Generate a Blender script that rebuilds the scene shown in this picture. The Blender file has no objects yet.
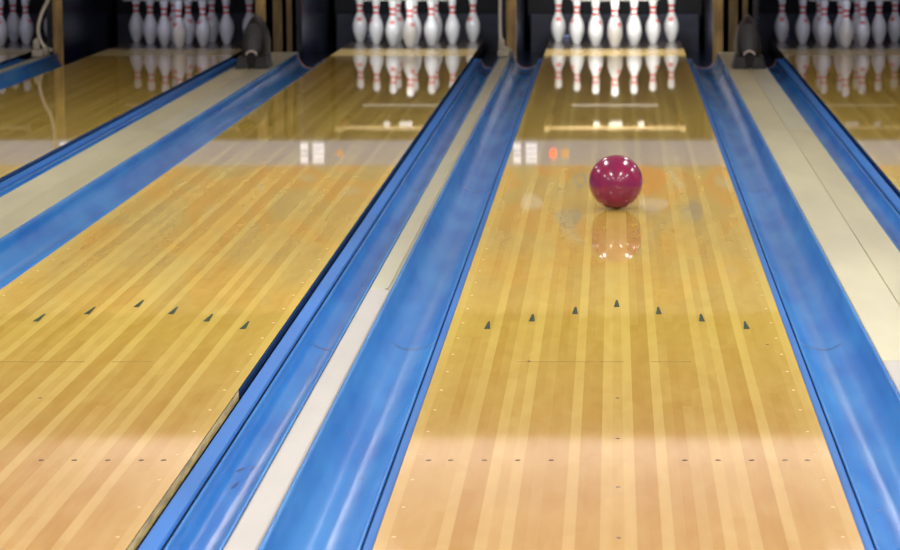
import bpy, bmesh, math, random
from mathutils import Vector, Matrix
random.seed(7)
R = math.radians
SC = bpy.context.scene
COL = SC.collection

# ------------------------------------------------------------------ helpers
def tag(o, label=None, cat=None, group=None, kind=None):
    if label: o['label'] = label
    if cat: o['category'] = cat
    if group: o['group'] = group
    if kind: o['kind'] = kind
    return o

def obj(name, bm, mat, parent=None, loc=(0, 0, 0), smooth=False, bevel=0):
    me = bpy.data.meshes.new(name)
    bmesh.ops.recalc_face_normals(bm, faces=bm.faces)
    bm.to_mesh(me); bm.free()
    for m in (mat if isinstance(mat, (list, tuple)) else [mat]):
        me.materials.append(m)
    if smooth:
        for p in me.polygons: p.use_smooth = True
    o = bpy.data.objects.new(name, me)
    COL.objects.link(o)
    o.location = loc
    if parent: o.parent = parent
    if bevel:
        b = o.modifiers.new('bevel', 'BEVEL'); b.width = bevel; b.segments = 3
        b.limit_method = 'ANGLE'; b.angle_limit = R(40)
    return o

def empty(name, loc=(0, 0, 0)):
    o = bpy.data.objects.new(name, None); COL.objects.link(o)
    o.location = loc; o.empty_display_size = .1
    return o

def box(bm, x0, x1, y0, y1, z0, z1):
    vs = [bm.verts.new((x, y, z)) for z in (z0, z1) for y in (y0, y1) for x in (x0, x1)]
    for f in ((0, 1, 3, 2), (4, 6, 7, 5), (0, 4, 5, 1), (2, 3, 7, 6), (0, 2, 6, 4), (1, 5, 7, 3)):
        bm.faces.new([vs[i] for i in f])
    return bm

def boxbm(*a):
    return box(bmesh.new(), *a)

def lathe(bm, prof, seg=32):
    rings = []
    for r, z in prof:
        if r < 1e-6: rings.append([bm.verts.new((0, 0, z))])
        else: rings.append([bm.verts.new((r*math.cos(2*math.pi*i/seg), r*math.sin(2*math.pi*i/seg), z)) for i in range(seg)])
    for a, b in zip(rings, rings[1:]):
        for i in range(seg):
            j = (i+1) % seg
            if len(a) == 1 and len(b) == 1: continue
            if len(a) == 1: bm.faces.new((a[0], b[j], b[i]))
            elif len(b) == 1: bm.faces.new((a[i], a[j], b[0]))
            else: bm.faces.new((a[i], a[j], b[j], b[i]))
    return bm

def tube(bm, pts, r, seg=10):
    pts = [Vector(p) for p in pts]
    prev = None; rings = []
    for i, p in enumerate(pts):
        t = (pts[min(i+1, len(pts)-1)] - pts[max(i-1, 0)]).normalized()
        n = (prev - t*prev.dot(t)).normalized() if prev else t.orthogonal().normalized()
        prev = n; b = t.cross(n)
        rings.append([bm.verts.new(p + r*(math.cos(2*math.pi*k/seg)*n + math.sin(2*math.pi*k/seg)*b)) for k in range(seg)])
    for a, b in zip(rings, rings[1:]):
        for k in range(seg):
            bm.faces.new((a[k], a[(k+1) % seg], b[(k+1) % seg], b[k]))
    bm.faces.new(rings[0]); bm.faces.new(rings[-1])
    return bm

def catmull(pts, n=6):
    out = []
    P = [pts[0]] + list(pts) + [pts[-1]]
    for i in range(1, len(P)-2):
        for k in range(n):
            t = k/n
            out.append(tuple(.5*((2*P[i][d]) + (-P[i-1][d]+P[i+1][d])*t + (2*P[i-1][d]-5*P[i][d]+4*P[i+1][d]-P[i+2][d])*t*t
                       + (-P[i-1][d]+3*P[i][d]-3*P[i+1][d]+P[i+2][d])*t**3) for d in range(len(pts[0]))))
    out.append(tuple(pts[-1]))
    return out

# ------------------------------------------------------------------ materials
def mat(name, col, rough=.5, metal=0., spec=.5, vary=0., scale=(6, 6, 6), detail=4, emit=None, estr=0, col2=None, bump=0, coat=0):
    m = bpy.data.materials.new(name); m.use_nodes = True
    nt = m.node_tree; b = nt.nodes['Principled BSDF']
    b.inputs['Base Color'].default_value = (*col, 1)
    b.inputs['Roughness'].default_value = rough
    b.inputs['Metallic'].default_value = metal
    b.inputs['Specular IOR Level'].default_value = spec
    b.inputs['Coat Weight'].default_value = coat
    b.inputs['Coat Roughness'].default_value = .05
    if emit:
        b.inputs['Emission Color'].default_value = (*emit, 1); b.inputs['Emission Strength'].default_value = estr
    if vary or col2:
        tc = nt.nodes.new('ShaderNodeTexCoord'); mp = nt.nodes.new('ShaderNodeMapping')
        mp.inputs['Scale'].default_value = scale
        nz = nt.nodes.new('ShaderNodeTexNoise'); nz.inputs['Scale'].default_value = 1; nz.inputs['Detail'].default_value = detail
        rp = nt.nodes.new('ShaderNodeValToRGB')
        rp.color_ramp.elements[0].position = .36; rp.color_ramp.elements[1].position = .64
        c2 = col2 or tuple(min(1, c*(1+vary)) for c in col)
        c1 = tuple(c*(1-vary) for c in col)
        rp.color_ramp.elements[0].color = (*c1, 1); rp.color_ramp.elements[1].color = (*c2, 1)
        nt.links.new(tc.outputs['Object'], mp.inputs['Vector']); nt.links.new(mp.outputs[0], nz.inputs['Vector'])
        nt.links.new(nz.outputs['Fac'], rp.inputs['Fac']); nt.links.new(rp.outputs['Color'], b.inputs['Base Color'])
        if bump:
            bp = nt.nodes.new('ShaderNodeBump'); bp.inputs['Strength'].default_value = bump; bp.inputs['Distance'].default_value = .010
            nt.links.new(nz.outputs['Fac'], bp.inputs['Height']); nt.links.new(bp.outputs[0], b.inputs['Normal'])
    return m

def wood_lane(name, dark, light, rough, spec=.5, heads=None):
    """boards: a per-face 'tone' picks the board's own timber colour, stretched noise is the grain"""
    m = bpy.data.materials.new(name); m.use_nodes = True
    nt = m.node_tree; b = nt.nodes['Principled BSDF']; L = nt.links.new
    at = nt.nodes.new('ShaderNodeAttribute'); at.attribute_name = 'tone'
    tc = nt.nodes.new('ShaderNodeTexCoord')
    def noise(scale, detail=3, dist=0):
        mp = nt.nodes.new('ShaderNodeMapping'); mp.inputs['Scale'].default_value = scale
        nz = nt.nodes.new('ShaderNodeTexNoise'); nz.inputs['Scale'].default_value = 1
        nz.inputs['Detail'].default_value = detail; nz.inputs['Distortion'].default_value = dist
        L(tc.outputs['Object'], mp.inputs['Vector']); L(mp.outputs[0], nz.inputs['Vector'])
        return nz.outputs['Fac']
    def math_(op, a, c):
        n = nt.nodes.new('ShaderNodeMath'); n.operation = op
        for i, v in ((0, a), (1, c)):
            if hasattr(v, 'is_linked'): L(v, n.inputs[i])
            else: n.inputs[i].default_value = v
        return n.outputs[0]
    fine = math_('MULTIPLY', math_('SUBTRACT', noise((150, 2.2, 1), 2), .5), .16)
    fig = math_('MULTIPLY', math_('SUBTRACT', noise((20, 4.0, 1), 2, .6), .5), .75)
    fac = math_('ADD', math_('ADD', at.outputs['Fac'], fine), fig)
    mx = nt.nodes.new('ShaderNodeMix'); mx.data_type = 'RGBA'; mx.clamp_factor = True
    L(fac, mx.inputs[0])
    mx.inputs[6].default_value = (*dark, 1); mx.inputs[7].default_value = (*light, 1)
    out = mx.outputs[2]
    if heads:      # maple head boards in front blend into the pine boards further down the lane
        m2 = nt.nodes.new('ShaderNodeMix'); m2.data_type = 'RGBA'; m2.clamp_factor = True
        L(fac, m2.inputs[0])
        m2.inputs[6].default_value = (*heads[0], 1); m2.inputs[7].default_value = (*heads[1], 1)
        sx = nt.nodes.new('ShaderNodeSeparateXYZ'); L(tc.outputs['Object'], sx.inputs[0])
        mr = nt.nodes.new('ShaderNodeMapRange'); mr.inputs['From Min'].default_value = 1.8; mr.inputs['From Max'].default_value = 4.2
        L(sx.outputs['Y'], mr.inputs['Value'])
        m3 = nt.nodes.new('ShaderNodeMix'); m3.data_type = 'RGBA'
        L(mr.outputs[0], m3.inputs[0]); L(m2.outputs[2], m3.inputs[6]); L(out, m3.inputs[7])
        out = m3.outputs[2]
    L(out, b.inputs['Base Color'])
    b.inputs['Roughness'].default_value = rough
    b.inputs['Specular IOR Level'].default_value = spec
    return m

M = {}
M['lane'] = wood_lane('maple_lane', (.50, .335, .064), (.67, .515, .130), .03, .52, heads=((.42, .245, .085), (.55, .385, .165)))
M['deck_front'] = wood_lane('deck_front', (.34, .235, .085), (.44, .32, .12), .25)  # pin light's glow on the front strip, put into the wood tone
M['deck'] = mat('pin_deck_dim', (.12, .085, .06), .16, vary=.25, scale=(30, 3, 3))  # dark brown: the dark reflection is put into the deck's colour
M['lane_side'] = mat('lane_side_wood', (.75, .58, .22), .4, vary=.3, scale=(2, 8, 60))
M['lane_side_dark'] = mat('lane_side_dark', (.02, .05, .15), .25)
M['arrow'] = mat('arrow_green', (.014, .065, .048), .15)
M['dot'] = mat('dot_brown', (.10, .055, .06), .15)
M['joint'] = mat('joint_line', (.30, .19, .06), .2)
M['screw'] = mat('plugged_screw', (.60, .45, .22), .3)
M['gutter'] = mat('blue_gutter', (.016, .172, .55), .24, spec=.24, vary=.06, scale=(7, 1.6, 7), col2=(.032, .225, .58), detail=2, bump=.35)
M['lip'] = mat('blue_lip', (.017, .130, .44), .5, spec=.15, vary=.1, scale=(4, 1, 4))
M['seam'] = mat('seam_dark', (.010, .05, .20), .4)
M['scuff'] = mat('scuff', (.01, .03, .10), .5)
M['rim'] = mat('worn_wood_rim', (.30, .13, .06), .5, vary=.3, scale=(20, 20, 20))
M['black'] = mat('black_base', (.003, .003, .004), .9, spec=.05)
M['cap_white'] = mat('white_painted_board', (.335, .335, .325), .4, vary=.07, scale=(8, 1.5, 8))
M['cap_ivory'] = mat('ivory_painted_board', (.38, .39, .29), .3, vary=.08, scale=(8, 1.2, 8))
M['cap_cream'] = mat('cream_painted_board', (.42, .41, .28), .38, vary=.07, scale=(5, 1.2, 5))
M['cap_cream2'] = mat('cream_board_darker', (.39, .38, .25), .38, vary=.08, scale=(5, 1.2, 5))  # darker cream, imitating where less light is reflected
M['pin'] = mat('pin_white', (.80, .80, .78), .22)
M['pin_red'] = mat('pin_red', (.72, .035, .02), .3)
M['ball'] = mat('magenta_ball', (.20, .009, .078), .2, vary=.0, scale=(14, 14, 14), col2=(.27, .010, .085), detail=5, coat=.4)
M['hole'] = mat('finger_hole_dark', (.02, .002, .01), .6)
M['hood'] = mat('hood_plastic', (.006, .0065, .009), .42, spec=.3, vary=.15, scale=(20, 20, 20))
M['hood_panel'] = mat('hood_panel_grey', (.045, .049, .057), .5, spec=.3, vary=.12, scale=(30, 30, 30))
M['latch'] = mat('pale_metal', (.55, .47, .42), .35)
M['glint'] = mat('pit_glint_bar', (.35, .42, .75), .3)
M['gold_wood'] = mat('kickback_edge_wood', (.33, .225, .075), .45, vary=.35, scale=(25, 25, 5))
M['brown_wood'] = mat('kickback_edge_brown', (.13, .085, .025), .5, vary=.35, scale=(25, 25, 5))
M['laminate'] = mat('dark_laminate', (.006, .009, .022), .22, vary=.3, scale=(7, 7, 7))
M['curtain'] = mat('pit_curtain', (.004, .004, .006), .8)
M['cushion'] = mat('pit_cushion_navy', (.007, .010, .030), .55, vary=.4, scale=(9, 9, 16))
M['cable'] = mat('cable_pale', (.62, .61, .55), .4)
M['bracket'] = mat('bracket_beige', (.42, .40, .33), .45, vary=.2, scale=(30, 30, 30))
M['ceiling'] = mat('ceiling_paint', (.80, .70, .68), .85, vary=.05, scale=(2, 2, 2))
M['wall'] = mat('wall_paint', (.32, .30, .30), .8, vary=.05, scale=(2, 2, 2))
M['soffit'] = mat('soffit_dark', (.03, .024, .015), .7)
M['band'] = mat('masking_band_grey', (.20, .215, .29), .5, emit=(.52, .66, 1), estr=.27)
M['approach'] = wood_lane('approach_wood', (.40, .22, .08), (.60, .38, .15), .12)
M['foul'] = mat('foul_black', (.01, .01, .01), .2)
M['metal'] = mat('rake_metal', (.15, .10, .035), .5)
M['white_plate'] = mat('rake_white', (.20, .19, .17), .5)
M['lamp'] = mat('lamp_diffuser', (.9, .9, .9), .5, emit=(1, .97, .93), estr=6)
M['lamp_frame'] = mat('lamp_frame', (.7, .7, .7), .4)
M['digit'] = mat('lit_digit', (.8, .8, .85), .5, emit=(.85, .88, 1), estr=1.1)
M['red_lamp'] = mat('red_lamp', (.8, .05, .02), .4, emit=(1, .05, .02), estr=5)
M['amber_lamp'] = mat('amber_lamp', (.6, .3, .15), .4, emit=(1, .4, .2), estr=.5)

def art_mat():
    m = bpy.data.materials.new('masking_art'); m.use_nodes = True
    nt = m.node_tree; b = nt.nodes['Principled BSDF']; L = nt.links.new
    tc = nt.nodes.new('ShaderNodeTexCoord'); mp = nt.nodes.new('ShaderNodeMapping')
    mp.inputs['Scale'].default_value = (1.3, 1, 1.9)
    nz = nt.nodes.new('ShaderNodeTexNoise'); nz.inputs['Scale'].default_value = 1.6; nz.inputs['Detail'].default_value = 2
    nz.inputs['Distortion'].default_value = .8
    rp = nt.nodes.new('ShaderNodeValToRGB'); cr = rp.color_ramp
    cr.elements[0].position = 0; cr.elements[0].color = (.22, .25, .24, 1)
    cr.elements[1].position = .40; cr.elements[1].color = (.36, .31, .20, 1)
    for p, c in ((.50, (.44, .33, .17, 1)), (.57, (.54, .25, .10, 1)), (.66, (.50, .29, .13, 1)), (.72, (.46, .42, .34, 1))):
        e = cr.elements.new(p); e.color = c
    L(tc.outputs['Object'], mp.inputs['Vector']); L(mp.outputs[0], nz.inputs['Vector'])
    L(nz.outputs['Fac'], rp.inputs['Fac']); L(rp.outputs['Color'], b.inputs['Base Color'])
    b.inputs['Roughness'].default_value = .5
    L(rp.outputs['Color'], b.inputs['Emission Color']); b.inputs['Emission Strength'].default_value = .35   # glow added to strengthen the graphic's reflection in the lanes
    return m
M['art'] = art_mat()
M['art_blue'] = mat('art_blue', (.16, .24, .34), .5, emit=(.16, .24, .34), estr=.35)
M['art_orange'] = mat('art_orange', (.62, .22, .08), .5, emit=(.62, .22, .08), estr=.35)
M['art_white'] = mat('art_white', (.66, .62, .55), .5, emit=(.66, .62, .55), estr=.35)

# ------------------------------------------------------------------ layout (metres, foul line at y = 0, head pins at y = 18.29)
HALF = .5334
CEN = [-4.995, -3.394, -1.590, .011, 1.815, 3.416]
LANE_END, DECK_END, HEAD_Y = 17.36, 19.45, 18.29
CEIL = 2.80
XL, XR = CEN[0]-HALF-.25, CEN[5]+HALF+.25
LANE_NAME = ['lane at the far left edge', 'lane left of the wide cream divider', 'left lane beside the narrow white divider',
             'lane with the magenta ball', 'lane right of the wide cream divider', 'lane beyond the right edge']

# ---- the room
def struct(name, bm, m, **k):
    return tag(obj(name, bm, m, **k), kind='structure')
struct('floor', boxbm(XL, XR, 0, 21, -.30, -.16), M['black'])
bm = bmesh.new()
lay = bm.faces.layers.float.new('tone')
x = XL
while x < XR:
    x1 = min(XR, x+.06)
    box(bm, x, x1-.0005, -9, 0, -.16, 0)
    bm.faces.ensure_lookup_table()
    t = random.uniform(.2, .8)
    for f in bm.faces[-6:]: f[lay] = t
    x = x1
struct('floor', bm, M['approach'])
struct('trim_1', boxbm(XL, XR, -.022, 0, 0, .0006), M['foul'])
struct('ceiling', boxbm(XL-.1, XR+.1, -9.1, 21.1, CEIL, CEIL+.1), M['ceiling'])
struct('wall_left', boxbm(XL-.1, XL, -9.1, 21.1, -.3, CEIL), M['wall'])
struct('wall_right', boxbm(XR, XR+.1, -9.1, 21.1, -.3, CEIL), M['wall'])
struct('wall_back', boxbm(XL-.1, XR+.1, 21, 21.1, -.3, CEIL), M['black'])
struct('wall_front', boxbm(XL-.1, XR+.1, -9.1, -9, -.3, CEIL), M['wall'])
MY = 17.30                                     # front of the masking unit above the pins
struct('masking_unit', boxbm(XL, XR, MY, MY+.04, .82, 1.95), M['art'])  # masking unit, itself out of view, only mirrored in the lanes
struct('trim_2', boxbm(XL, XR, MY-.012, MY+.04, .635, .82), M['band'])
struct('wall_soffit', boxbm(XL, XR, MY, MY+.04, 1.95, CEIL), M['soffit'])
# a few bold shapes of the masking unit graphic above the ball lane
def blob(cx, cz, r, m, ring=False, sx=1.0):
    bm = bmesh.new(); n = 24; outer = []; inner = []
    for k in range(n):
        a = 2*math.pi*k/n; rr = r*(1+.14*math.sin(3*a+cx*9))
        outer.append(bm.verts.new((cx+sx*rr*math.cos(a), MY-.004, cz+rr*math.sin(a))))
        if ring: inner.append(bm.verts.new((cx+sx*.55*r*math.cos(a), MY-.004, cz+.55*r*math.sin(a))))
    if ring:
        for k in range(n): bm.faces.new((outer[k], outer[(k+1) % n], inner[(k+1) % n], inner[k]))
    else: bm.faces.new(outer)
    o = struct('trim_7', bm, m)
    o.modifiers.new('thick', 'SOLIDIFY').thickness = .003
blob(-.25, .93, .055, M['art_blue'], True); blob(.60, 1.17, .075, M['art_blue']); blob(.27, .93, .11, M['art_orange'], False, 1.2)
blob(.30, 1.12, .05, M['art_white'], False, 2.2); blob(-.62, 1.10, .06, M['art_white'], False, 1.4); blob(-.34, 1.22, .07, M['art_blue'], False, 1.5)
bm = bmesh.new()
for k in range(5): box(bm, .40+k*.022, .46+k*.022, MY-.006, MY-.001, .87+k*.028, .883+k*.028)
struct('trim_8', bm, M['art_white'])
for i, c in enumerate(CEN):                    # number windows set in the grey band
    for dx, w, rows in ((-.735, .055, ((0, .05), (.065, .085), (.10, .15))), (-.628, .085, ((0, .035), (.045, .075), (.085, .115), (.125, .15)))):
        bm = bmesh.new()
        for a, b_ in rows: box(bm, c+dx-w/2, c+dx+w/2, MY-.018, MY-.011, .652+a, .652+b_)
        struct('trim_3', bm, M['digit'])
    bm = lathe(bmesh.new(), [(0, 0), (.026, 0), (.026, .008), (.018, .016), (0, .019)], 20)
    bmesh.ops.rotate(bm, verts=bm.verts, cent=(0, 0, 0), matrix=Matrix.Rotation(R(90), 3, 'X'))
    struct('trim_4', bm, M['red_lamp'] if i == 3 else M['amber_lamp'], loc=(c-.466, MY-.012, .73))
    if i == 3:
        struct('trim_5', boxbm(c-.405, c-.345, MY-.018, MY-.011, .70, .76), M['amber_lamp'])

# ------------------------------------------------------------------ lanes
TONE = [.95, .45, .36, .30, .42, .82, .14, .20, .74, .52, .88, .30, .36, .20, .30, .84, .15, .25, .80]
TONE = TONE + [.72] + TONE[::-1]
TONE[20] = .95
BW = 2*HALF/39

def board_mesh(y0, y1, seed, seglen=(.7, 2.2), flat=None):
    rnd = random.Random(seed)
    bm = bmesh.new(); lay = bm.faces.layers.float.new('tone')
    for i in range(39):
        xa = -HALF + i*BW; xb = xa + BW
        y = y0
        while y < y1 - 1e-4:
            ye = y + rnd.uniform(*seglen)
            if y1 - ye < .3: ye = y1
            v = [bm.verts.new(p) for p in ((xa, y, 0), (xb, y, 0), (xb, ye, 0), (xa, ye, 0))]
            f = bm.faces.new(v)
            f[lay] = (TONE[i] if flat is None else flat) + rnd.uniform(-.13, .13)
            y = ye
    return bm

def lane_body(y0, y1):
    bm = board_mesh(y0, y1, 3)
    lay = bm.faces.layers.float['tone']
    # sides and ends, a slab 8 cm thick
    for p in (-HALF, HALF):
        for ya, yb, k in ((y0, 3.2, 1), (3.2, y1, 2)):
            for za, zb, kk in ((-.003, 0, 3), (-.030, -.003, k), (-.08, -.030, 3)):
                f = bm.faces.new([bm.verts.new(c) for c in ((p, ya, za), (p, yb, za), (p, yb, zb), (p, ya, zb))])
                f.material_index = kk
    for yy in (y0, y1):
        f = bm.faces.new([bm.verts.new(c) for c in ((-HALF, yy, -.08), (HALF, yy, -.08), (HALF, yy, 0), (-HALF, yy, 0))])
        f.material_index = 1
    # the splice between head and pine boards: a hairline
    for xa, xb in ((-.30, .02), (.10, .22)):
        f = bm.faces.new([bm.verts.new(c) for c in ((xa, 3.655, .0003), (xb, 3.655, .0003), (xb, 3.661, .0003), (xa, 3.661, .0003))])
        f.material_index = 4
    return bm

def disc(r, z=.0006, seg=14, sy=1):
    return lathe(bmesh.new(), [(0, z), (r*.9, z), (r, 0)], seg)

def make_lane():
    o = obj('bowling_lane', lane_body(0, LANE_END), [M['lane'], M['lane_side'], M['lane_side_dark'], M['black'], M['joint']])
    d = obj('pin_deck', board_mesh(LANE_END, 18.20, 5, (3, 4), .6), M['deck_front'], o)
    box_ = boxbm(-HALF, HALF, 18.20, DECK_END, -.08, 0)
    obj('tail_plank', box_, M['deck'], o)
    for k in range(-3, 4):
        y = 4.745 - abs(k)*.152*1.02
        bm = bmesh.new()
        pts = [(-.0098, y), (.0098, y), (.0030, y+.158), (-.0030, y+.158)]
        bm.faces.new([bm.verts.new((k*5*.0275+px, py, .0006)) for px, py in pts])
        obj('arrow_marker', bm, M['arrow'], o)
    for n in (6, 9, 12, 15, 17):
        for s in (-1, 1):
            obj('dot_marker', disc(.0075), M['dot'], o, (s*n*.0277, 2.20, 0))
    for y in (1.345, 1.88, 2.48, 3.06):
        obj('dot_marker', disc(.006), M['dot'], o, (0, y, 0))
    for s in (-1, 1):
        y = 1.05
        while y < 6.3:
            obj('screw', disc(.0048), M['screw'], o, (s*(HALF-.038), y, 0))
            y += .305
    return o

def copy_tree(o, parent=None):
    c = o.copy(); COL.objects.link(c)
    if parent: c.parent = parent
    for ch in o.children: copy_tree(ch, c)
    return c

LANE_LAB = ['glossy maple bowling lane at the far left edge, beyond the second narrow divider',
            'glossy maple bowling lane left of the left wide cream divider',
            'glossy maple bowling lane between the left wide divider and the narrow white divider',
            'glossy maple bowling lane with the magenta ball rolling on it',
            'glossy maple bowling lane right of the right wide cream divider',
            'glossy maple bowling lane second to the right of the right wide cream divider']
lane0 = make_lane()
for i, c in enumerate(CEN):
    o = lane0 if i == 0 else copy_tree(lane0)
    o.location = (c, 0, 0)
    if i == 3:
        for dx, y in ((-.262, 3.67), (.462, 3.98)): obj('dot_marker', disc(.006), M['dot'], o, (dx, y, 0))
    tag(o, LANE_LAB[i], 'bowling lane', 'bowling lanes')

# ------------------------------------------------------------------ gutters
G_END = 17.22
SCUFF = {round(CEN[3]-HALF, 3): [(.094, 3.1, .022, 80), (.122, 2.4, .026, 85), (.196, 2.85, .016, 70), (.05, 5.6, .03, 10)],
         round(CEN[2]+HALF, 3): [(.105, 2.28, .10, 4), (.098, 2.45, .08, 8), (.12, 2.52, .05, 15), (.165, 3.95, .03, 60)],
         round(CEN[3]+HALF, 3): [(.12, 4.0, .02, 70), (.10, 2.0, .03, 20), (.16, 6.4, .03, 5)]}
def gutter(edge, wall, lipw, label):
    """edge: x of the lane's side, wall: x of the divider's side"""
    s = 1 if wall > edge else -1
    w = abs(wall-edge)
    root = empty('gutter', (edge, 0, -.10))
    zo = .10
    def strip(prof, y0, y1, ny=1, thick=.006):
        bm = bmesh.new(); rows = []
        for j in range(ny+1):
            y = y0 + (y1-y0)*j/ny
            rows.append([bm.verts.new((s*u, y, z+zo)) for u, z in prof])
        for a, b in zip(rows, rows[1:]):
            for i in range(len(prof)-1):
                bm.faces.new((a[i], a[i+1], b[i+1], b[i]))
        return bm
    def solid(o):
        m = o.modifiers.new('thick', 'SOLIDIFY'); m.thickness = .004; m.offset = 0
        return o
    g = .0135 if lipw > .04 else .0055
    lip = [(g, -.05), (g, -.022), (g+.002, -.018), (lipw-.003, -.018), (lipw, -.022), (lipw, -.05)]
    solid(obj('edge_lip', strip(lip, 0, G_END), M['lip'], root))
    u0 = lipw + .0088
    obj('groove_dark_strip', strip([(lipw-.001, -.026), (u0+.002, -.026)], 0, G_END), M['black'], root)  # black strip put in the open gap to make it read dark
    mid = (u0 + w)/2 - .003; half = mid - u0
    prof = [(u0, -.040), (u0, -.026), (u0+.003, -.022)]
    n = 20
    for k in range(1, n):
        a = math.pi - math.pi*k/n
        u = mid + half*.97*math.cos(a)
        z = -.022 - .068*math.sin(a)**.8
        if u > mid:  # outer side climbs higher, up to the divider
            z += .040*((u-mid)/half)**2.2
        prof.append((u, z))
    prof += [(w-.010, .022), (w-.006, .027), (w-.001, .026)]
    pan = solid(obj('pan', strip(prof, 0, G_END, 12), M['gutter'], root, smooth=True))
    for ys in (4.40, 9.0, 13.6):
        obj('section_seam', strip([(u, z+.0028) for u, z in prof[3:-3]], ys, ys+.012), M['scuff'], root, smooth=True)
    rimp = [(u, z+.005) for u, z in prof[1:-1]]
    solid(obj('end_rim', strip(rimp, G_END-.012, G_END+.03), M['rim'], root))
    def on_pan(u):
        for (ua, za), (ub, zb) in zip(prof[2:], prof[3:]):
            if ua <= u <= ub: return za + (zb-za)*(u-ua)/max(1e-6, ub-ua)
        return -.02
    for u, y, ln, ang in SCUFF.get(round(edge, 3), ()):
        du, dy = math.sin(R(ang))*ln/2, math.cos(R(ang))*ln/2
        h = .0016
        pu, py = math.cos(R(ang))*h, -math.sin(R(ang))*h
        q = [(u-du-pu, y-dy-py), (u-du+pu, y-dy+py), (u+pu*2, y+py*2+.004), (u+du, y+dy), (u-pu, y-py+.004)]
        bm = bmesh.new(); bm.faces.new([bm.verts.new((s*a, b, on_pan(a)+zo+.0032)) for a, b in q])
        obj('scuff_mark', bm, M['scuff'], root)
    tag(root, label, 'gutter', 'blue gutters')
    return root

NARROW = [(-4.1945, 0), (-.7945, 2), (2.6155, 4)]
GUT = [  # edge, wall, lip, label
 (CEN[0]-HALF, CEN[0]-HALF-.24, .028, 'blue gutter along the left wall'),
 (CEN[0]+HALF, -4.232, .058, 'blue gutter left of the far-left narrow divider with the pale cable'),
 (CEN[1]-HALF, -4.157, .028, 'blue gutter right of the far-left narrow divider, upper left corner'),
 (CEN[1]+HALF, -2.645, .058, 'blue gutter on the left side of the left wide divider'),
 (CEN[2]-HALF, -2.364, .028, 'blue gutter running to the left edge, right of the left wide divider'),
 (CEN[2]+HALF, -.832, .058, 'blue gutter left of the narrow white divider in the centre'),
 (CEN[3]-HALF, -.757, .028, 'blue gutter between the narrow white divider and the ball lane'),
 (CEN[3]+HALF, .784, .028, 'blue gutter between the ball lane and the right wide cream divider'),
 (CEN[4]-HALF, 1.065, .058, 'blue gutter right of the right wide cream divider'),
 (CEN[4]+HALF, 2.578, .058, 'blue gutter on the far side of the rightmost lane'),
 (CEN[5]-HALF, 2.653, .028, 'blue gutter beyond the rightmost narrow divider'),
 (CEN[5]+HALF, CEN[5]+HALF+.24, .058, 'blue gutter along the right wall'),
]
gut = [gutter(*g) for g in GUT]
# ------------------------------------------------------------------ dividers
def divider(cx, hw, wide, label):
    root = empty('lane_divider', (cx, 0, -.16))
    zb = .16
    obj('core', boxbm(-hw+.004, hw-.004, 0, 17.3, 0, zb+.004), M['black'], root)
    if wide:
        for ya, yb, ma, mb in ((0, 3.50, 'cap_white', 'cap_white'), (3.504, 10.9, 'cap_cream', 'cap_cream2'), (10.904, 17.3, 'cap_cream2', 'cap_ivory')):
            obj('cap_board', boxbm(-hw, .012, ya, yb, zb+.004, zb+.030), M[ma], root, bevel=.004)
            obj('cap_board', boxbm(.0125, hw, ya, yb, zb+.004, zb+.030), M[mb], root, bevel=.004)  # split tones imitate the reflected light along the divider's left half
    else:
        obj('cap_board', boxbm(-hw, hw, 0, 4.95, zb+.004, zb+.030), M['cap_white'], root, bevel=.007)
        o = obj('cap_board', boxbm(-hw, hw, 4.954, 17.0, zb+.004, zb+.027), M['cap_ivory'], root, bevel=.004)
        obj('cap_rib', boxbm(hw-.020, hw-.008, 4.96, 17.0, zb+.027, zb+.033), M['cap_ivory'], root, bevel=.002)
    tag(root, label, 'lane divider', 'wide lane dividers' if wide else 'narrow lane dividers')
    return root
divider(-4.1945, .0375, False, 'narrow pale divider at the far left, with the curved pale cable at its end')
divider(-2.5045, .1405, True, 'wide cream divider at the left, running under the left dark hood')
divider(-.7945, .0375, False, 'narrow white divider between two blue gutters in the centre of the photo')
divider(.9245, .1405, True, 'wide cream divider at the right, running under the right dark hood')
divider(2.6155, .0375, False, 'narrow pale divider beyond the rightmost lane')

# ------------------------------------------------------------------ pins
IN = .0254
PROF = [(0, 0), (.9, 0), (1.015, .05), (1.414, .75), (1.953, 2.25), (2.255, 3.375), (2.383, 4.5), (2.27, 5.875), (1.85, 7.25),
        (1.2345, 8.625), (.985, 9.375), (.8985, 10), (.935, 10.875), (1.0475, 11.75), (1.197, 12.625), (1.2735, 13.5), (1.15, 14.25), (.78, 14.75), (.42, 14.95), (0, 15)]
PP = catmull([(r*IN, z*IN) for r, z in PROF], 4)
def prad(z):
    for (r0, z0), (r1, z1) in zip(PP[6:], PP[7:]):
        if z0 <= z <= z1 and z1 > z0: return r0 + (r1-r0)*(z-z0)/(z1-z0)
    return .03
CROWN = ['#...#...#', '##.###.##', '.#######.', '.#######.', '.........', '.#######.']
def make_pin():
    bm = lathe(bmesh.new(), PP, 36)
    o = obj('bowling_pin', bm, M['pin'], smooth=True)
    for za, zb in ((.240, .256), (.282, .299)):
        n = 6
        obj('neck_band', lathe(bmesh.new(), [(prad(za+(zb-za)*k/n)+.0007, za+(zb-za)*k/n) for k in range(n+1)], 36), M['pin_red'], o, smooth=True)
    bm = bmesh.new(); cw, ch = .0052, .0052
    for j, row in enumerate(CROWN):
        for i, c in enumerate(row):
            if c != '#': continue
            q = []
            for a, b_ in ((0, 0), (1, 0), (1, 1), (0, 1)):
                z = .199 - (j+b_)*ch; r = prad(z)+.0008
                ph = -math.pi/2 + (i+a-4.5)*cw/r
                q.append(bm.verts.new((r*math.cos(ph), r*math.sin(ph), z)))
            bm.faces.new(q)
    obj('emblem', bm, M['pin_red'], o)
    return o
SP = .3048
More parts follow.
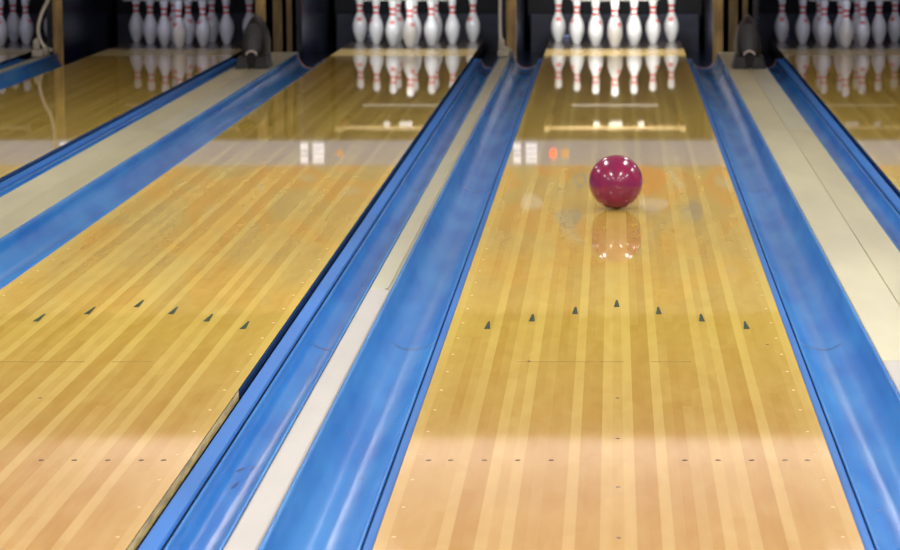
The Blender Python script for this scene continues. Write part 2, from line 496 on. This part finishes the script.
SPOT = {1: (0, 0), 2: (-.5, 1), 3: (.5, 1), 4: (-1, 2), 5: (0, 2), 6: (1, 2), 7: (-1.5, 3), 8: (-.5, 3), 9: (.5, 3), 10: (1.5, 3)}
WHERE = {1: 'front of triangle', 2: 'left in second row', 3: 'right in second row', 4: 'left in third row',
         5: 'middle of third row', 6: 'right in third row', 7: 'left end of back row', 8: 'inner left of back row',
         9: 'inner right of back row', 10: 'right end of back row'}
PIN_LANE = ['far-left lane with the pale cable', 'lane left of the left hood', 'lane left of the narrow white divider',
            'lane with the magenta ball', 'lane right of the right hood', 'lane beyond the right edge']
ROT = {7: 5, 4: -55, 2: 50, 1: 45, 3: -95, 6: 50, 10: -5, 5: 120, 8: 200, 9: 20}
pin0 = make_pin(); first = True
for li, c in enumerate(CEN):
    for n, (dx, row) in SPOT.items():
        if li == 5 and n not in (7, 4, 2): continue
        o = pin0 if first else copy_tree(pin0); first = False
        o.location = (c+dx*SP, HEAD_Y+row*SP*math.sqrt(3)/2, 0)
        rz = ROT[n] if li == 3 else random.choice((-60, -35, 0, 30, 55, 110, 200))
        o.rotation_euler = (0, 0, R(rz))
        tag(o, 'white red-banded pin, %s, %s' % (WHERE[n], PIN_LANE[li]), 'bowling pin', 'pins standing on the %s' % PIN_LANE[li])

# ------------------------------------------------------------------ ball
BR = .1145
ball_y = 7.55
bm = bmesh.new(); bmesh.ops.create_uvsphere(bm, u_segments=64, v_segments=40, radius=BR)
ball = obj('bowling_ball', bm, M['ball'], loc=(.010, ball_y, BR), smooth=True)
tag(ball, 'glossy magenta bowling ball rolling down the centre lane', 'bowling ball')
for az, el, r in ((70, 35, .0125), (95, 38, .0125), (84, 8, .0145)):   # on the far side
    bm = lathe(bmesh.new(), [(0, .0008), (r*.85, .0008), (r, 0), (r, -.004), (0, -.004)], 24)
    h = obj('finger_hole', bm, M['hole'], ball)
    d = Vector((math.cos(R(az))*math.cos(R(el)), math.sin(R(az))*math.cos(R(el)), math.sin(R(el))))
    h.location = d*(BR-.0004); h.rotation_euler = d.to_track_quat('Z', 'Y').to_euler()

# ------------------------------------------------------------------ ball return hoods on the wide dividers
def ell_loft(sections, seg=40):
    """sections: (z, half width, y front, y back, pinch)"""
    bm = bmesh.new(); rings = []
    for z, a, yf, yb in sections:
        ring = []
        for k in range(seg):
            t = 2*math.pi*k/seg
            cx, sy = math.cos(t), math.sin(t)
            ring.append(bm.verts.new((a*math.copysign(abs(cx)**.8, cx), (yf+yb)/2 + (yb-yf)/2*math.copysign(abs(sy)**.8, sy), z)))
        rings.append(ring)
    for a, b in zip(rings, rings[1:]):
        for k in range(seg): bm.faces.new((a[k], a[(k+1) % seg], b[(k+1) % seg], b[k]))
    bm.faces.new(rings[0]); bm.faces.new(rings[-1])
    return bm

def make_hood():
    root = empty('ball_return_hood', (0, 0, 0))
    S = catmull([(.030, .092, .010, .62), (.07, .090, .012, .62), (.12, .091, .020, .61), (.18, .089, .035, .60), (.235, .078, .060, .57),
                 (.285, .060, .095, .52), (.322, .040, .135, .46), (.347, .020, .18, .40), (.357, .006, .22, .34)], 5)
    obj('shell', ell_loft(S), M['hood'], root, smooth=True)
    # flared skirt with two toes and an opening between
    for s in (-1, 1):
        bm = bmesh.new()
        pts = [(.016, -.015), (.112, -.030), (.122, .08), (.118, .30), (.075, .30), (.030, .08)]
        lo = [bm.verts.new((s*x_, y_, 0)) for x_, y_ in pts]
        pt2 = [(.026, .004), (.094, .000), (.098, .085), (.095, .29), (.07, .29), (.036, .09)]
        hi = [bm.verts.new((s*x_, y_, .085)) for x_, y_ in pt2]
        bm.faces.new(lo); bm.faces.new(hi)
        for k in range(6): bm.faces.new((lo[k], lo[(k+1) % 6], hi[(k+1) % 6], hi[k]))
        obj('foot', bm, M['hood'], root, bevel=.006)
    # grey oval face panel lying on the front of the shell
    def front(z):
        for p, q in zip(S, S[1:]):
            if p[0] <= z <= q[0]:
                t = (z-p[0])/max(1e-6, q[0]-p[0]); return [p[i]+(q[i]-p[i])*t for i in range(4)]
        return S[-1]
    bm = bmesh.new(); rows = []
    n = 16; m_ = 12
    for j in range(n+1):
        z = .105 + .20*j/n
        wz = .066*math.sqrt(max(0, 1-((z-.185)/.125)**2))*(1 if z > .195 else 1)
        _, a, yf, yb = front(z)
        wz = min(wz, a*.80)
        row = []
        for i in range(m_+1):
            xx = wz*(i/m_*2-1)
            t = 1-(min(.999, abs(xx)/a))**2.5
            yy = (yf+yb)/2 - (yb-yf)/2*t**.4
            row.append(bm.verts.new((xx, yy-.006, z)))
        rows.append(row)
    for a, b in zip(rows, rows[1:]):
        for i in range(m_): bm.faces.new((a[i], a[i+1], b[i+1], b[i]))
    p = obj('face_panel', bm, M['hood_panel'], root, smooth=True)
    sm = p.modifiers.new('thick', 'SOLIDIFY'); sm.thickness = .006
    # arched pale guard over the opening
    pts = [(.038*math.cos(R(a)), .004-.004, .088+.034*math.sin(R(a))) for a in range(10, 171, 16)]
    obj('guard_arch', tube(bmesh.new(), [(x_, -.004, z) for x_, y_, z in pts], .007), M['latch'], root, smooth=True)
    bm = bmesh.new()
    f = [bm.verts.new((.034*math.cos(R(a)), .003, .072+.042*max(0, math.sin(R(a))))) for a in range(0, 181, 15)] 
    f += [bm.verts.new((-.024, .003, .01)), bm.verts.new((.024, .003, .01))]
    bm.faces.new(f)
    oo = obj('opening', bm, M['curtain'], root)
    sm = oo.modifiers.new('thick', 'SOLIDIFY'); sm.thickness = .01
    return root
hood = make_hood()
hood.location = (.938, 15.55, .030)
tag(hood, 'dark pointed hood standing on the right wide cream divider', 'ball return hood', 'dark hoods on the wide dividers')
h2 = copy_tree(hood); h2.location = (-2.50, 15.55, .030)
tag(h2, 'dark pointed hood standing on the left wide cream divider', 'ball return hood')

# ------------------------------------------------------------------ pit: kickbacks, flat gutters, curtains, cushions, brackets, cables
def kickback(parts, label):
    cx = sum((a+b)/2 for a, b, *_ in parts)/len(parts)
    root = empty('kickback', (cx, 17.35, -.112))
    for a, b, ym, m in parts:
        obj('side_panel', boxbm(a-cx, b-cx, ym-17.35+.02, 2.3, 0, .93), M['laminate'], root)
        obj('edge_board', boxbm(a-cx, b-cx, ym-17.35, ym-17.35+.02, .0, .93), M[m], root, bevel=.003)
    tag(root, label, 'pinsetter side panel', 'side panels of the pin pits')
def nb(cx):
    return [(cx-.064, cx-.012, 17.40, 'laminate'), (cx-.010, cx+.062, 17.36, 'gold_wood')]
def wb(cx):
    return [(cx-.178, cx-.104, 17.36, 'gold_wood'), (cx-.058, cx+.010, 17.44, 'brown_wood'), (cx+.045, cx+.085, 17.44, 'brown_wood'), (cx+.120, cx+.165, 17.40, 'laminate')]
kickback(nb(-4.1945), 'dark side panel with wood edge behind the far-left narrow divider')
kickback(wb(-2.5045), 'dark side panel with wood edge boards behind the left hood')
kickback(nb(-.7945), 'dark side panel with gold wood edge behind the central narrow divider')
kickback(wb(.9245), 'dark side panel with gold wood edge boards behind the right hood')
kickback(nb(2.6155), 'dark side panel with wood edge behind the rightmost narrow divider')
kickback([(XL+.002, XL+.07, 17.4, 'brown_wood')], 'dark side panel against the left wall')
kickback([(XR-.07, XR-.002, 17.4, 'brown_wood')], 'dark side panel against the right wall')

for i, (edge, wall, lw, lab) in enumerate(GUT):
    s = 1 if wall > edge else -1
    a, b = sorted((edge+s*.003, wall-s*.004))
    # black flat gutter beside the pin deck
    bm = boxbm(a, b, G_END+.055, 19.57, -.155, -.115)
    o = obj('flat_gutter', bm, M['laminate'])
    tag(o, lab.replace('blue gutter', 'black channel ending the gutter').replace(' in the centre of the photo', '').replace(' of the photo', '').replace('the right wide cream', 'right wide').replace('running to the left edge, ', ''), 'flat gutter', 'flat gutters beside the pin decks')

PIT_LAB = ['far-left lane', 'lane left of the left hood', 'lane left of the narrow white divider', 'lane with the magenta ball', 'lane right of the right hood', 'lane beyond the right edge']
for i, c in enumerate(CEN):
    o = obj('pit_curtain', boxbm(-.72, .72, -.01, .01, -.05, .9), M['curtain'], loc=(c, 19.75, .1))
    tag(o, 'black curtain hanging behind the pins of the %s' % PIT_LAB[i], 'curtain', 'black pit curtains')
    root = empty('pit_cushion', (c, 19.62, -.16))
    bm = boxbm(-.70, .70, -.03, .03, 0, .36)
    obj('pad', bm, M['cushion'], root, bevel=.012)
    for dx in (-.405,):
        obj('bracket', boxbm(dx-.034, dx+.034, -.045, -.031, .165, .185), M['glint'], root, bevel=.003)  # pale bar standing in for a bluish glint at the pit
    tag(root, 'navy pit cushion behind the pins of the %s' % PIT_LAB[i], 'pit cushion', 'navy pit cushions')
    # sweep bar hanging above the pins
    rk = empty('sweep_bar', (c, 17.70, .56))
    obj('bar', boxbm(-.50, .50, -.02, .02, .0, .022), M['metal'], rk, bevel=.004)
    for dx, w in ((-.14, .05), (.005, .10), (.20, .05)):
        obj('plate', boxbm(dx-w/2, dx+w/2, -.028, -.0205, -.035, .0), M['white_plate'], rk)
    obj('rail', boxbm(-.33, .33, -.012, .0, -.165, -.155), M['white_plate'], rk)
    for s in (-1, 1):
        obj('arm', boxbm(s*.52-.02, s*.52+.02, -.02, .9, .0, .04), M['metal'], rk)
        obj('hanger', boxbm(s*.31-.01, s*.31+.01, -.012, .0, -.155, .0), M['black'], rk)
    tag(rk, 'metal sweep bar hung above the pins of the %s' % PIT_LAB[i], 'sweep bar', 'sweep bars above the pins')

def bracket_and_cable(cx, which):
    root = empty('divider_bracket', (cx, 16.72, .0342))
    obj('foot_plate', boxbm(-.05, .03, 0, .10, 0, .05), M['bracket'], root, bevel=.008)
    obj('upright', boxbm(-.045, .000, .02, .08, .05, .125), M['bracket'], root, bevel=.012)
    obj('clamp', boxbm(.0, .045, .10, .22, 0, .060), M['cap_ivory'], root, bevel=.015)
    obj('bolt', lathe(bmesh.new(), [(0, .010), (.009, .010), (.011, 0)], 16), M['latch'], root, (-.022, .05, .125))
    tag(root, 'beige bracket at the far end of the %s narrow divider' % which, 'bracket', 'brackets at the divider ends')
def cable(cx, pts, which):
    P = catmull(pts, 8)
    o = obj('cable', tube(bmesh.new(), P, .0125), M['cable'], loc=(cx, 16.93, .03), smooth=True)
    tag(o, 'pale cable rising from the end of the %s narrow divider' % which, 'cable', 'pale cables')
UP = [(.03, .16, .030), (.0, .17, .035), (-.032, .18, .075), (-.045, .19, .15), (-.046, .19, .35), (-.042, .19, .6), (-.04, .25, .9)]
for cx_, w_ in ((-.7945, 'central'), (-4.1945, 'far-left'), (2.6155, 'rightmost')): bracket_and_cable(cx_, w_)
cable(-.7945, UP, 'central')
cable(-4.1945, [(.03, .16, .030), (-.02, .17, .045), (-.065, .18, .12), (-.07, .18, .20), (-.045, .19, .30), (.01, .19, .42), (.03, .19, .6), (.03, .25, .9)], 'far-left')
cable(2.6155, UP, 'rightmost')

# ------------------------------------------------------------------ lights
def area(name, loc, rot, sx, sy, power, col=(1, .985, .965)):
    l = bpy.data.lights.new(name, 'AREA'); l.shape = 'RECTANGLE'; l.size = sx; l.size_y = sy
    l.energy = power; l.color = col
    o = bpy.data.objects.new(name, l); COL.objects.link(o)
    o.location = loc; o.rotation_euler = rot
    return o
def fixture(x, y, p, sx=.30, sy=1.25):
    root = empty('ceiling_light', (x, y, CEIL))
    bm = bmesh.new()
    for a in ((-sx/2-.03, -sx/2, -sy/2-.03, sy/2+.03), (sx/2, sx/2+.03, -sy/2-.03, sy/2+.03), (-sx/2, sx/2, -sy/2-.03, -sy/2), (-sx/2, sx/2, sy/2, sy/2+.03)):
        box(bm, *a, -.05, 0)
    obj('frame', bm, M['lamp_frame'], root)
    obj('diffuser', boxbm(-sx/2, sx/2, -sy/2, sy/2, -.02, -.002), M['lamp'], root)
    tag(root, 'recessed ceiling light panel above the lanes', 'ceiling light', 'ceiling light panels')
    area('ceiling_lamp', (x, y, CEIL-.055), (0, 0, 0), sx, sy, p)
for y, p in ((-6.0, 40), (-2.0, 45), (1.2, 44), (4.5, 48), (8.6, 33), (12.0, 16)):
    for x in (-4.3, -1.42, 1.42, 3.8):
        fixture(x, y, p)
PL = [4, 4.5, 20, 36, 5, 4]
PC = [(.56, .64, 1), (.56, .64, 1), (.9, .93, 1), (1, .99, .98), (.58, .66, 1), (.58, .66, 1)]
for i, c in enumerate(CEN):                      # pin lamps behind the masking unit
    area('pin_lamp', (c, MY+.12, .80), (R(64), 0, 0), 1.0, .10, PL[i], PC[i])

# added ledge and upstand hiding an added lamp that brightens the mirrored ceiling
bm = boxbm(XL+.01, XR-.01, MY-.50, MY-.001, 2.02, 2.05)
box(bm, XL+.01, XR-.01, MY-.50, MY-.48, 2.05, 2.135)
struct('trim_6', bm, M['soffit'])
fill = area('added_fill_lamp', (.2, MY-.12, 2.085), (R(180+73), 0, 0), 8.6, .06, 58, (1, .90, .95))  # added lamp without a known source, lights the ceiling for its reflection
fill.data.spread = R(104)

w = bpy.data.worlds.new('world'); SC.world = w; w.use_nodes = True
w.node_tree.nodes['Background'].inputs[0].default_value = (.02, .02, .025, 1)

# ------------------------------------------------------------------ camera
cam = bpy.data.cameras.new('camera'); co = bpy.data.objects.new('camera', cam); COL.objects.link(co)
co.location = (0, -5.10, 1.49)
co.rotation_euler = (R(90-7.99), 0, 0)
cam.sensor_width = 36; cam.lens = 119.6
cam.shift_x = -163.5/900
cam.clip_start = .05; cam.clip_end = 200
cam.dof.use_dof = True; cam.dof.focus_distance = 8.8; cam.dof.aperture_fstop = 8.0
SC.camera = co
SC.view_settings.view_transform = 'Standard'; SC.view_settings.look = 'None'
SC.view_settings.exposure = 0.0; SC.view_settings.gamma = 1; SC.view_settings.use_curve_mapping = False
SC.cycles.use_denoising = True
SC.cycles.max_bounces = 8; SC.cycles.diffuse_bounces = 4; SC.cycles.glossy_bounces = 5
SC.cycles.sample_clamp_indirect = 6
